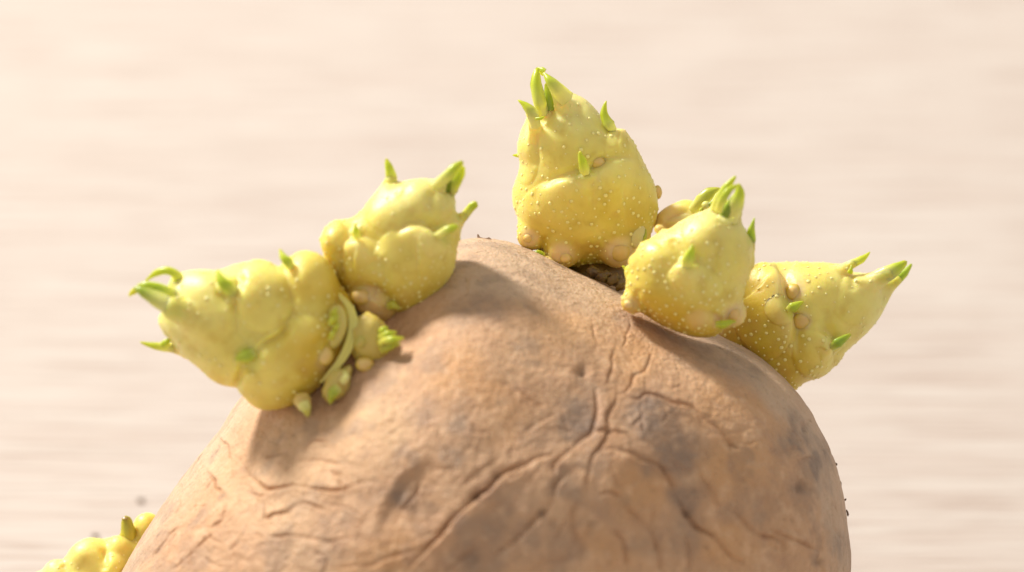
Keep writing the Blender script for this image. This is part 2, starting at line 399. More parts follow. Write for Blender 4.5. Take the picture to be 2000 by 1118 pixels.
def build_tuber():
    n_front, n_back, n_phi = 600, 40, 1230
    th = np.concatenate([np.linspace(0.004, math.radians(104), n_front), np.linspace(math.radians(104), math.pi - 0.01, n_back + 1)[1:]])
    ph = np.concatenate([np.linspace(math.radians(-8), math.radians(188), 1100, endpoint=False), np.linspace(math.radians(188), math.radians(352), 130, endpoint=False)])
    T, F = np.meshgrid(th, ph, indexing='ij')
    R = rad_at(F)
    x = R*np.sin(T)*np.cos(F) + PCV[0]; y = R*np.sin(T)*np.sin(F) + PCV[1]
    ct = np.cos(T); z = np.where(ct > 0, ZF, ZB)*ct
    v = np.stack([x, y, z], -1).reshape(-1, 3)
    nt = len(th)
    i = np.arange(nt - 1)[:, None]*n_phi; j = np.arange(n_phi)[None]; j2 = (j + 1) % n_phi
    f = np.stack([i + j, i + n_phi + j, i + n_phi + j2, i + j2], -1).reshape(-1, 4)
    nrm = vert_normals(v, f)
    if np.mean(np.sum(nrm*(v - PCV), 1)) < 0: f = f[:, ::-1].copy(); nrm = -nrm
    px = to_px(v)
    facing = smooth01((nrm[:, 2] + 0.05)/0.3)
    # px noise so that traced lines wander a little
    pv = v
    wob = np.stack([fbm(pv, 0.4, 4, 1), fbm(pv, 0.4, 4, 2)], 1)*9.0
    pw = px + wob
    d = 0.35*fbm(pv, 0.09, 3, 5) + 0.16*fbm(pv, 0.3, 3, 6) + 0.03*fbm(pv, 1.6, 3, 8)
    # fine shrivelled net: ridged noise drawn out along the folds
    wr = np.stack([pv[:, 0]*0.8 + 0.5*pv[:, 1], pv[:, 1]*0.8 - 0.5*pv[:, 0], pv[:, 2]], 1) + 1.6*np.stack([fbm(pv, 0.25, 2, 31), fbm(pv, 0.25, 2, 32), fbm(pv, 0.25, 2, 33)], 1)
    zone = smooth01((fbm(pv, 0.11, 2, 34) + 0.25)/0.5)*(0.2 + 0.8*smooth01((px[:, 1] - 700)/200))
    d = d - zone*(0.07*np.exp(-np.abs(noise3(wr, 0.33, 35))/0.10) + 0.035*np.exp(-np.abs(noise3(wr, 0.75, 36))/0.16) + 0.012*np.exp(-np.abs(noise3(wr, 1.6, 37))/0.15))
    stain = np.zeros(len(v)); dark = np.zeros(len(v))
    amp_n = np.clip(0.75 + 0.9*fbm(pv, 0.35, 3, 9), 0.15, 1.4)
    minor = []
    rm = np.random.default_rng(12)
    for _ in range(130):
        x0, y0 = rm.uniform(320, 1630), rm.uniform(650, 1118)
        ang = math.atan2(y0 - 850, x0 - 1160) + rm.normal(0, 0.55)
        if x0 < 640: ang = rm.normal(0.9, 0.7)
        if y0 < 800 and not 1140 < x0 < 1310: continue
        L = rm.uniform(25, 75); bend = rm.normal(0, 0.5)
        p = [(x0, y0)]
        for k in range(4):
            a = ang + bend*(k - 1.5)*0.5; p.append((p[-1][0] + L/4*math.cos(a), p[-1][1] + L/4*math.sin(a)))
        minor.append((p, rm.uniform(4, 8), rm.uniform(0.06, 0.20), rm.uniform(.1, .5)))
    for ci_, (pts, w, dep, st) in enumerate(CREASES + minor):
        sgn = 1 if ci_ % 3 else -1
        if np.mean([q_[0] for q_ in pts]) < 660: dep *= 1.6
        pts2 = catmull(pts, 5)
        ids = near(pw, pts2, w*8); ids = ids[facing[ids] > 0.01]
        s, side, al = dist_polyline(pw[ids], pts2)
        end = smooth01(al/0.22)*smooth01((1 - al)/0.22)
        e = facing[ids]*(0.10 + 0.90*end)*amp_n[ids]
        wv = w*(0.55 + 0.35*amp_n[ids])
        sk = 1.0 + 0.35*side*np.sin(al*7.0 + w)
        g = np.exp(-np.abs(s/(wv*0.52*sk))**1.4); sh = np.exp(-(s/(w*3.4))**2)
        puff = np.where(side*sgn > 0, 0.62*np.exp(-(s/(w*3.2))**2), 0.30*sh)
        d[ids] += e*dep*(-0.48*g + 0.75*puff*(1 - np.exp(-(s/(w*0.5))**2)))
        stain[ids] = np.maximum(stain[ids], st*e*np.exp(-(s/(w*0.9))**2))
    # the large dent with a sharp left rim
    rim = catmull([(850,891),(805,917),(773,946),(751,991),(738,1026),(747,1058)], 6)
    ids = near(pw, rim, 140)
    s, side, al = dist_polyline(pw[ids], rim)
    inner = side < 0
    ins = np.where(inner, s, -s)
    e = np.sin(math.pi*np.clip(al, 0, 1))*facing[ids]
    d[ids] += e*(-0.40*smooth01((ins + 8)/20)*np.exp(-(np.maximum(ins, 0)/42)**2) + 0.12*np.exp(-(np.minimum(ins, 0)/20)**2)*np.exp(-(np.maximum(ins, 0)/12)**2))
    dark[ids] = np.maximum(dark[ids], 0.14*e*np.exp(-((ins - 10)/10)**2))  # shade just inside the rim, painted into the skin colour
    for x0, y0, r, dep, dk in PITS:
        s = np.hypot(pw[:, 0] - x0, pw[:, 1] - y0)
        g = np.exp(-(s/r)**2)*facing
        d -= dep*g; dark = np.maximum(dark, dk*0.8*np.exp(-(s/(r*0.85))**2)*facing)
    # broad hollows of the shrunken front
    for x0, y0, r, dep in [(770,650,45,.8),(650,770,48,.7),(1350,650,60,.4),(830,990,70,.5),(1000,1000,80,.35),(1130,830,50,.25),(1100,1080,70,.4),(1330,1000,60,.35),(1440,1040,70,.3),(960,1090,60,.3),(620,800,60,.3),
                           (780,850,90,-.45),(1230,900,60,-.45),(1040,960,55,-.4),(1290,820,55,-.3),(1190,1090,60,-.4),(1520,900,120,-.3),(690,1060,80,-.3),(1000,700,140,-.3)]:
        s = np.hypot(px[:, 0] - x0, px[:, 1] - y0); d -= dep*np.exp(-(s/r)**2)*facing
    pw2 = px + np.stack([fbm(pv, 0.25, 4, 11), fbm(pv, 0.25, 4, 12)], 1)*34
    def blobs(L):
        a = np.zeros(len(v))
        for x0, y0, r, k in L:
            s = np.hypot(pw2[:, 0] - x0, pw2[:, 1] - y0)
            a = np.maximum(a, k*smooth01((r*1.25 - s)/(r*0.9)))
        return a*facing
    nz = fbm(pv, 0.35, 4, 21)
    grey = np.clip(1.3*blobs(GREY)*(0.8 + 0.8*fbm(pv, 0.9, 4, 20)) , 0, 1)
    grey = np.maximum(grey, smooth01((nz - 0.05)/0.35)*0.5)
    orange = np.clip(blobs(ORANGE) + 0.25*fbm(pv, 0.3, 3, 23), 0, 1)
    pale = blobs(PALE)
    dl = np.array(DUST_LINE, float)
    yline = np.interp(pw2[:, 0], dl[:, 0], dl[:, 1])
    dust = smooth01((yline - pw2[:, 1] + 25)/60)
    dust = np.maximum(dust, smooth01((pw2[:, 0] - 1590)/50)*0.7)
    dust = np.maximum(dust, np.where(px[:, 0] < 560, smooth01((0.45 - nrm[:, 2])/0.3), 0)*0.8)
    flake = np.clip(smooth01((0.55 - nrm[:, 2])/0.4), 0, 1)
    dark *= 0.8
    v = v + nrm*d[:, None]
    return v, f, dict(stain=stain, dark=dark, grey=grey, orange=orange, pale=pale, dust=dust, flake=flake)

tv, tf, tattr = build_tuber()
lowest = to_world(tv)[:, 2].min()/MM
print('LOWEST', lowest)
root.location = (0, to_world(PCV[None])[0, 1], 0)
bpy.context.view_layer.update()
PINV[root.name] = root.matrix_world.inverted()
tuber = link_mesh('tuber', tv, tf, M_SKIN, root, tattr)

# ------------------------------------------------------------------ implicit sprout bodies
def inside_poly(X, Y, poly):
    c = np.zeros(X.shape, bool); n = len(poly)
    for i in range(n):
        x0, y0 = poly[i]; x1, y1 = poly[(i+1) % n]
        if y0 == y1: continue
        m = (y0 > Y) != (y1 > Y)
        c ^= m & (X < (x1 - x0)*(Y - y0)/(y1 - y0) + x0)
    return c

def blur2(a, k):
    for _ in range(k):
        p = np.pad(a, 1, mode='edge')
        a = (p[1:-1, :-2] + 2*p[1:-1, 1:-1] + p[1:-1, 2:])/4
        p = np.pad(a, 1, mode='edge')
        a = (p[:-2, 1:-1] + 2*p[1:-1, 1:-1] + p[2:, 1:-1])/4
    return a

def inflate(poly, X, Y, h):
    """Poisson inflation of an outline: u with sqrt(u) the half thickness (a circle gives a sphere)"""
    m = inside_poly(X, Y, poly)
    levels = [(X, Y, h, m)]
    u = None
    for s in (8, 4, 2, 1):
        ms = m[::s, ::s]; hs = h*s
        if u is None: u = np.zeros(ms.shape)
        else:
            u = np.repeat(np.repeat(u, 2, 0), 2, 1)[:ms.shape[0], :ms.shape[1]]
            u = np.pad(u, ((0, ms.shape[0]-u.shape[0]), (0, ms.shape[1]-u.shape[1])), mode='edge')
            u = blur2(u, 1)
        for _ in range(160 if s > 1 else 60):
            p = np.pad(u, 1)
            u = 0.25*(p[:-2, 1:-1] + p[2:, 1:-1] + p[1:-1, :-2] + p[1:-1, 2:] + 4*hs*hs)*ms
    # negative outside: exact distance to the outline
    pts = np.stack([X.ravel(), Y.ravel()], 1)
    mo = (~m).ravel()
    best = np.full(mo.sum(), 1e9); q = pts[mo]
    n = len(poly)
    for i in range(n):
        a = poly[i]; b = poly[(i+1) % n]; d = b - a; L2 = max(d @ d, 1e-12)
        t = np.clip(((q - a) @ d)/L2, 0, 1)
        r = q - (a + t[:, None]*d); best = np.minimum(best, r[:, 0]**2 + r[:, 1]**2)
    g = 2.0*math.sqrt(max(u.max(), 1e-6))*0.8
    uf = u.ravel().copy(); uf[mo] = -np.sqrt(best)*g
    return blur2(uf.reshape(X.shape), 2)

def surface_nets(f, org, h):
    s = f < 0
    nx, ny, nz = f.shape
    cnt = np.zeros((nx-1, ny-1, nz-1), np.int8)
    for a in (0, 1):
        for b in (0, 1):
            for c in (0, 1):
                cnt += s[a:nx-1+a, b:ny-1+b, c:nz-1+c]
    act = (cnt > 0) & (cnt < 8)
    ci = np.argwhere(act)
    idx = -np.ones(act.shape, np.int64); idx[act] = np.arange(len(ci))
    acc = np.zeros((len(ci), 3)); num = np.zeros(len(ci))
    corners = [(a, b, c) for a in (0, 1) for b in (0, 1) for c in (0, 1)]
    for ia, A in enumerate(corners):
        for B in corners[ia+1:]:
            if sum(abs(A[k]-B[k]) for k in range(3)) != 1: continue
            fa = f[ci[:, 0]+A[0], ci[:, 1]+A[1], ci[:, 2]+A[2]]
            fb = f[ci[:, 0]+B[0], ci[:, 1]+B[1], ci[:, 2]+B[2]]
            m = (fa < 0) != (fb < 0)
            t = fa[m]/(fa[m] - fb[m])
            acc[m] += np.array(A) + t[:, None]*(np.array(B) - np.array(A)); num[m] += 1
    v = org + h*(ci + acc/num[:, None])
    quads = []
    for ax in range(3):
        o1, o2 = [(1, 2), (2, 0), (0, 1)][ax]
        sl0 = [slice(None)]*3; sl1 = [slice(None)]*3
        sl0[ax] = slice(0, -1); sl1[ax] = slice(1, None)
        e = np.argwhere(s[tuple(sl0)] != s[tuple(sl1)])
        e = e[(e[:, o1] > 0) & (e[:, o2] > 0) & (e[:, o1] < f.shape[o1]-1) & (e[:, o2] < f.shape[o2]-1)]
        def gi(d1, d2):
            q = e.copy(); q[:, o1] -= d1; q[:, o2] -= d2
            return idx[q[:, 0], q[:, 1], q[:, 2]]
        Q = np.stack([gi(1, 1), gi(0, 1), gi(0, 0), gi(1, 0)], 1)
        flip = ~s[tuple(e.T)]
        Q[flip] = Q[flip][:, ::-1]
        quads.append(Q)
    q = np.concatenate(quads)
    return v, q[(q >= 0).all(1)]

def smin(a, b, k):
    h = np.clip(0.5 + 0.5*(b - a)/k, 0, 1)
    return b*(1-h) + a*h - k*h*(1-h)

def relax(v, f, it):
    n = len(v)
    e = np.concatenate([f[:, [0, 1]], f[:, [1, 2]], f[:, [2, 3]], f[:, [3, 0]]])
    e = np.concatenate([e, e[:, ::-1]])
    deg = np.maximum(np.bincount(e[:, 0], minlength=n), 1)
    for k in range(it):
        a = np.stack([np.bincount(e[:, 0], v[e[:, 1], c], n) for c in range(3)], 1)/deg[:, None]
        v = v + (0.5 if k % 2 == 0 else -0.45)*(a - v)
    return v

Y_MAIN = srgb(239, 224, 118); Y_BASE = srgb(220, 190, 52); Y_TIP = srgb(236, 229, 146)
BEIGE = srgb(236, 204, 156); CREAM = srgb(246, 236, 186); GREEN = srgb(162, 184, 34); DGREEN = srgb(118, 146, 34)

def ico(sub):
    import bmesh
    bm = bmesh.new(); bmesh.ops.create_icosphere(bm, subdivisions=sub, radius=1.0)
    v = np.array([q.co[:] for q in bm.verts]); f = np.array([[w.index for w in q.verts] for q in bm.faces]); bm.free()
    return v, f
ICO1 = ico(2); ICO3 = ico(3)

def body(name, outline, z, tilt=(0, 0), thick=0.85, blobs=(), ledges=(), grooves=(), bumps=(), base=None, tip=None, warts=200,
         h=0.13, parent=None, wart_r=(0.08, 0.22), colour_nubs=(), twist=0.0, wart_bias=1.0, k_blob=0.8, lump=0.12, greenish=0.0, horns=(), lobes=()):
    """outline in photo px at depth z; blobs: (px, py, how far it stands out mm, r px [, k]) swellings; ledges: (points, amp mm, soft px, sharp px) raised on the
    side that lies to the right of travel in the picture; grooves: (points, w px, depth); bumps: (x, y, r, amp)"""
    oc = np.array(outline, float)
    cx, cy = oc.mean(0)
    pl = catmull(oc, 4, True)
    polym = np.stack([P(a, b, z)[:2] for a, b in pl])
    ext = [np.stack([P(b[0], b[1], z)[:2] - b[3]*MMPP, P(b[0], b[1], z)[:2] + b[3]*MMPP]) for b in blobs]
    ext += [np.stack([P(a[0], a[1], z)[:2] + sg*a[3]*MMPP for a in hn for sg in (-1, 1)]) for hn in horns]
    allp = np.concatenate([polym] + ext)
    h2 = h/2
    lo = allp.min(0) - 5*h; hi = allp.max(0) + 5*h
    nx, ny = (np.ceil((hi - lo)/h).astype(int) + 1)
    gx = lo[0] + h2*np.arange(2*nx); gy = lo[1] + h2*np.arange(2*ny)
    X2, Y2 = np.meshgrid(gx, gy, indexing='ij')
    u = inflate(polym, X2, Y2, h2)[::2, ::2]
    X, Y = X2[::2, ::2], Y2[::2, ::2]
    c0 = P(cx, cy, z)
    zc = z + tilt[0]*(X - c0[0]) + tilt[1]*(Y - c0[1])
    hm = math.sqrt(u.max())*thick
    zlo, zhi = (zc[u > 0]).min() - hm - 4*h, (zc[u > 0]).max() + hm + 4*h
    bl = []
    for b in blobs:
        qq = P(b[0], b[1], z); ii = int(np.clip(round((qq[0]-lo[0])/h), 0, u.shape[0]-1)); jj = int(np.clip(round((qq[1]-lo[1])/h), 0, u.shape[1]-1))
        bl.append((b[0], b[1], zc[ii, jj] - z + thick*math.sqrt(max(u[ii, jj], 0)) - b[3]*MMPP + b[2]) + tuple(b[3:]))
    blobs = bl
    for b in blobs:
        zlo = min(zlo, z + b[2] - b[3]*MMPP - 4*h); zhi = max(zhi, z + b[2] + b[3]*MMPP + 4*h)
    gz = np.arange(zlo, zhi, h)
    Z = gz[None, None, :]
    Fv = ((Z - zc[..., None])/thick)**2 - u[..., None]
    g = np.gradient(Fv, h)
    f = Fv/(np.sqrt(g[0]**2 + g[1]**2 + g[2]**2) + 0.4)
    del g, Fv
    for b in blobs:
        q = P(b[0], b[1], z + b[2])
        kk = b[4] if len(b) > 4 else k_blob
        dd = np.sqrt((X[..., None] - q[0])**2 + (Y[..., None] - q[1])**2 + (Z - q[2])**2) - b[3]*MMPP
        f = smin(f, dd, kk)
    for hn in horns:
        (x0, y0, z0, r0), (x1, y1, z1, r1) = hn
        def zat(x, y, r):
            qq = P(x, y, z); ii = int(np.clip(round((qq[0]-lo[0])/h), 0, u.shape[0]-1)); jj = int(np.clip(round((qq[1]-lo[1])/h), 0, u.shape[1]-1))
            return zc[ii, jj] + thick*math.sqrt(max(u[ii, jj], 0)) - r*MMPP*0.6
        if z0 is None: z0 = zat(x0, y0, r0); z1 = zat(x1, y1, r1) + 0.35
        A, B = P(x0, y0, z0), P(x1, y1, z1); dv = B - A
        dx, dy, dz = X[..., None] - A[0], Y[..., None] - A[1], Z - A[2]
        tt = np.clip((dx*dv[0] + dy*dv[1] + dz*dv[2])/(dv @ dv), 0, 1)
        dd = np.sqrt((dx - tt*dv[0])**2 + (dy - tt*dv[1])**2 + (dz - tt*dv[2])**2) - (r0 + (r1 - r0)*tt)*MMPP
        f = smin(f, dd, 0.7)
    v, q = surface_nets(f, np.array([lo[0], lo[1], zlo]), h)
    v = relax(v, q, 6)
    nrm = vert_normals(v, q)
    cen = v.mean(0)
    if np.mean(np.sum(nrm*(v - cen), 1)) < 0: q = q[:, ::-1].copy(); nrm = -nrm
    px = to_px(v); fac = smooth01((nrm[:, 2] + 0.1)/0.5)
    d = lump*fbm(v, 0.22, 2, cx*0.01) + 0.04*fbm(v, 0.9, 2, cx*0.02)
    pale = np.zeros(len(v))
    for pts, amp, soft, sharp in ledges:
        p2 = catmull(pts, 6)
        ids = near(px, p2, soft*3)
        s, side, al = dist_polyline(px[ids], p2)
        ins = np.where(side > 0, s, -s)
        e = 1.3*np.sin(math.pi*np.clip(al, 0, 1))**0.85*fac[ids]
        d[ids] += e*amp*(smooth01((ins + sharp)/(2*sharp))*np.exp(-(np.maximum(ins - sharp, 0)/soft)**2) - 0.55*np.exp(-((ins + sharp)/(sharp*1.6))**2))
        pale[ids] = np.maximum(pale[ids], 0.35*e*np.exp(-((ins - sharp*1.6)/(sharp*2.4))**2))
    lob = np.zeros(len(v))
    pj = px + 5.0*np.stack([fbm(v, 0.35, 2, cx*0.011), fbm(v, 0.35, 2, cx*0.012)], 1)
    for x0, y0, rx, ry, ang, hh in lobes:   # overlapping scales: rounded cushions with creases where they meet
        ca, sa = math.cos(math.radians(ang)), math.sin(math.radians(ang))
        dx, dy = pj[:, 0] - x0, pj[:, 1] - y0
        rho = ((dx*ca - dy*sa)/rx)**2 + ((dx*sa + dy*ca)/ry)**2
        lob = np.maximum(lob, 0.78*hh*np.clip(1 - rho, 0, 1)**0.38)
    d += lob*fac
    for pts, w, dep in grooves:
        p2 = catmull(pts, 6)
        ids = near(px, p2, w*4)
        s, side, al = dist_polyline(px[ids], p2)
        e = smooth01(al/0.2)*smooth01((1 - al)/0.2)*fac[ids]
        d[ids] += e*dep*(-np.exp(-(s/w)**2) + 0.3*np.exp(-(s/(2.4*w))**2))
    for x0, y0, r, amp in bumps:
        s = np.hypot(px[:, 0] - x0, px[:, 1] - y0)
        d += amp*np.exp(-(s/r)**2)*fac
    v = relax(v + nrm*d[:, None], q, 2)
    nrm = vert_normals(v, q)
    # colour along the axis from base to tip
    b3 = np.array(base, float); t3 = np.array(tip, float)
    ax = (t3 - b3); L = np.linalg.norm(ax)
    t = np.clip(((px - b3) @ ax)/L**2, -0.2, 1.2)
    nz = fbm(v, 0.35, 3, cx*0.013)
    nf = fbm(v, 0.8, 4, cx*0.017)
    w_b = smooth01((0.50 - t + 0.25*nz)/0.6)[:, None]; w_t = smooth01((t - 0.55 + 0.15*nz)/0.45)[:, None]
    col = Y_MAIN*(1 - w_b) + Y_BASE*w_b
    col = col*(1 - w_t) + Y_TIP*w_t
    mw = np.clip(0.5*smooth01((nf + 0.1)/0.6), 0, 1)[:, None]; col = col*(1 - mw) + np.minimum(col*1.08 + 0.02, 1)*mw
    mw = (0.35*smooth01((-nf - 0.05)/0.5))[:, None]; col = col*(1 - mw) + srgb(204, 172, 30)*mw
    br = (0.45*smooth01((0.16 - t + 0.35*fbm(v, 0.5, 4, cx*0.021))/0.22))[:, None]; col = col*(1 - br) + srgb(206, 158, 84)*br
    if greenish: col = col*(1-greenish) + srgb(186, 190, 92)*greenish
    col = col*(1 - 0.55*pale[:, None]) + CREAM*0.55*pale[:, None]
    for (x0, y0, z0, r0), (x1, y1, z1, r1) in horns:
        s = np.hypot(px[:, 0] - x1, px[:, 1] - y1); wgt = (0.6*smooth01((r1*2.6 - s)/(r1*2.0)))[:, None]
        col = col*(1 - wgt) + srgb(196, 200, 66)*wgt
    for x0, y0, r, k in colour_nubs:
        s = np.hypot(px[:, 0] - x0, px[:, 1] - y0)
        wgt = (k*smooth01((r*1.3 - s)/(r*0.9))*fac)[:, None]
        col = col*(1 - wgt) + BEIGE*wgt
    o = link_mesh(name, v, q, M_FLESH, parent or root, dict(col=col))
    if warts:
        pick = rng.permutation(len(v)); chosen = []; cp = np.zeros((0, 3))
        prob = np.clip(1.15 - t*wart_bias, 0.05, 1.0)**1.6
        avoid = np.zeros(len(v), bool)
        for x0, y0, r, k in colour_nubs: avoid |= np.hypot(px[:, 0]-x0, px[:, 1]-y0) < r*0.8
        cluster = smooth01((fbm(v, 0.45, 2, cx*0.03) + 0.35)/0.6)
        for i in pick:
            if len(chosen) >= warts: break
            if rng.random() > prob[i]*(0.25 + 0.75*cluster[i]) or avoid[i]: continue
            if len(chosen) and np.min(np.sum((cp - v[i])**2, 1)) < 0.58**2: continue
            chosen.append(i); cp = v[chosen]
        V, Fc, WC = [], [], []
        iv, jf = ICO1
        for c, i in enumerate(chosen):
            n = nrm[i]; a = np.cross(n, [0.3, 0.9, 0.2]); a /= np.linalg.norm(a); b = np.cross(n, a)
            r = wart_r[0] + (wart_r[1] - wart_r[0])*rng.random()**1.6
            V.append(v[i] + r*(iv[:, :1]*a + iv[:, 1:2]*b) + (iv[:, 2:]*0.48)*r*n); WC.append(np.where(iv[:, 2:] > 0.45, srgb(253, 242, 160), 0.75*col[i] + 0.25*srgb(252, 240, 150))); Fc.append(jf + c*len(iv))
        if V:
            V = np.concatenate(V); w = link_mesh('pimples', V, np.concatenate(Fc), M_WART, o, dict(col=np.concatenate(WC)))
            w['kind'] = 'stuff'; w['label'] = 'tiny pale pimples dotting the shoot'
    m = nrm[:, 2] > 0
    FRONT[o.name] = (to_px(v[m]), v[m, 2])
    return o
FRONT = {}
def zs(o, x, y):
    """front depth of a finished shoot under a photo pixel"""
    p, z = FRONT[o.name]
    d = np.hypot(p[:, 0] - x, p[:, 1] - y); k = d < max(5.0, d.min() + 1.0)
    return float(z[k].max())

def leaf(parent, pts, widths, thick=0.45, cup=0.5, roll=0.0, name='leaf', green=1.0, base_mix=0.35, tipdark=0.0, flip=1, col_base=None, col_tip=None, rel=False):
    """pts: (px, py, z); widths: full width in px along them; a cupped, tapering blade with a closed tip"""
    if rel:
        zb = zs(parent, pts[0][0], pts[0][1])
        pts = [(x, y, zb + q) for x, y, q in pts]
    p3 = np.array([P(*q) for q in pts])
    n = 6
    path = catmull(p3, n); wid = np.interp(np.linspace(0, 1, len(path)), np.linspace(0, 1, len(widths)), widths)*MMPP*0.5*np.interp(np.linspace(0, 1, len(path)), [0, .4, .8, 1], [1, .92, .78, .6])
    m = len(path); ns = 14
    tan = np.gradient(path, axis=0); tan /= np.linalg.norm(tan, axis=1, keepdims=True)
    V = []; C = []
    cb = Y_TIP if col_base is None else col_base
    ctp = (GREEN if col_tip is None else col_tip)
    for i in range(m):
        T = tan[i]; view = np.array([0, 0, 1.0])
        S = np.cross(T, view); S /= max(np.linalg.norm(S), 1e-6); N = np.cross(S, T)
        if N[2] < 0: N = -N
        cr, sr = math.cos(roll), math.sin(roll)
        S, N = S*cr + N*sr, N*cr - S*sr
        w = wid[i]; t = i/(m-1)
        th = max(0.10, w*thick)*(1 - 0.35*t)
        for k in range(ns):
            a = 2*math.pi*k/ns
            rg = 1 + 0.07*math.cos(5*a + 1.0)
            xx = w*math.cos(a)*rg; yy = th*math.sin(a)*rg
            yy += -flip*cup*w*(math.cos(a)**2) * (0.4 + 0.6*t)
            V.append(path[i] + S*xx + N*yy)
        g = float(smooth01((t - base_mix + 0.22)/0.62))*green
        c = cb*(1-g) + ctp*g
        if tipdark: c = c*(1 - tipdark*smooth01((t-0.7)/0.3)) + DGREEN*tipdark*smooth01((t-0.7)/0.3)
        for k in range(ns):
            st = 0.5 + 0.5*math.cos(5*2*math.pi*k/ns + 1.0)
            C.append(c*(0.86 + 0.2*st) if g > 0.2 else c)
    tip3 = path[-1] + tan[-1]*wid[-1]*0.6
    C = np.array(C); bq = rng.random()*0.55
    for i in range(m):
        wq = bq*float(smooth01((i/(m-1) - 0.82)/0.18)); C[i*ns:(i+1)*ns] = C[i*ns:(i+1)*ns]*(1 - wq) + srgb(150, 128, 50)*wq
    C = list(C)
    V += [path[0] - tan[0]*0.1, tip3]; C += [cb, C[-1]]
    Fq = []
    for i in range(m-1):
        for k in range(ns):
            a, b = i*ns + k, i*ns + (k+1) % ns
            Fq.append((a, b, b+ns, a+ns))
    for k in range(ns):
        Fq.append((k, m*ns, (k+1) % ns)); Fq.append(((m-1)*ns + k, (m-1)*ns + (k+1) % ns, m*ns+1))
    V = np.array(V); V += 0.10*np.stack([fbm(V, 0.8, 3, s) for s in (1, 2, 3)], 1)
    import bmesh
    o = link_mesh(name, V, Fq, M_LEAF, parent, dict(col=np.array(C)))
    bm = bmesh.new(); bm.from_mesh(o.data); bmesh.ops.recalc_face_normals(bm, faces=bm.faces); bm.to_mesh(o.data); bm.free()
    return o

def nub(parent, x, y, z, rx, ry=None, rz=None, ang=0.0, col=BEIGE, rough=0.06, name='root_nub', seed=0, tipc=None, rel=False):
    """rounded root bud half sunk in the shoot"""
    ry = ry or rx; rz = rz or min(rx, ry)
    if rel: z = zs(parent, x, y) - rz*MMPP + z
    iv, jf = ICO3
    c = P(x, y, z); a = math.radians(ang)
    v = iv*np.array([rx, ry, rz])*MMPP
    v = v*(1 + rough*fbm(iv + seed, 2.2, 3, seed)[:, None] + rough*0.5*fbm(iv + seed, 6, 2, seed)[:, None])
    R = np.array([[math.cos(a), -math.sin(a), 0], [math.sin(a), math.cos(a), 0], [0, 0, 1]])
    v = v @ R.T + c
    g = smooth01((iv[:, 2]*0.6 + 0.4*fbm(iv, 2.5, 3, seed + 4)) )[:, None]*0.6
    if name == 'root_nub': col = 0.4*col + 0.6*srgb(242, 220, 140)
    rim = smooth01((iv[:, 2] - 0.30 + 0.3*fbm(iv, 2.0, 2, seed))/0.6)[:, None]
    if name == 'root_nub': col = srgb(218, 188, 70)*(1 - rim) + col*rim; g = g*rim
    cc_ = col*(1-g) + (srgb(226, 188, 118) if tipc is None else 0.6*tipc + 0.4*col)*g
    return link_mesh(name, v, jf, M_NUB, parent, dict(col=cc_))

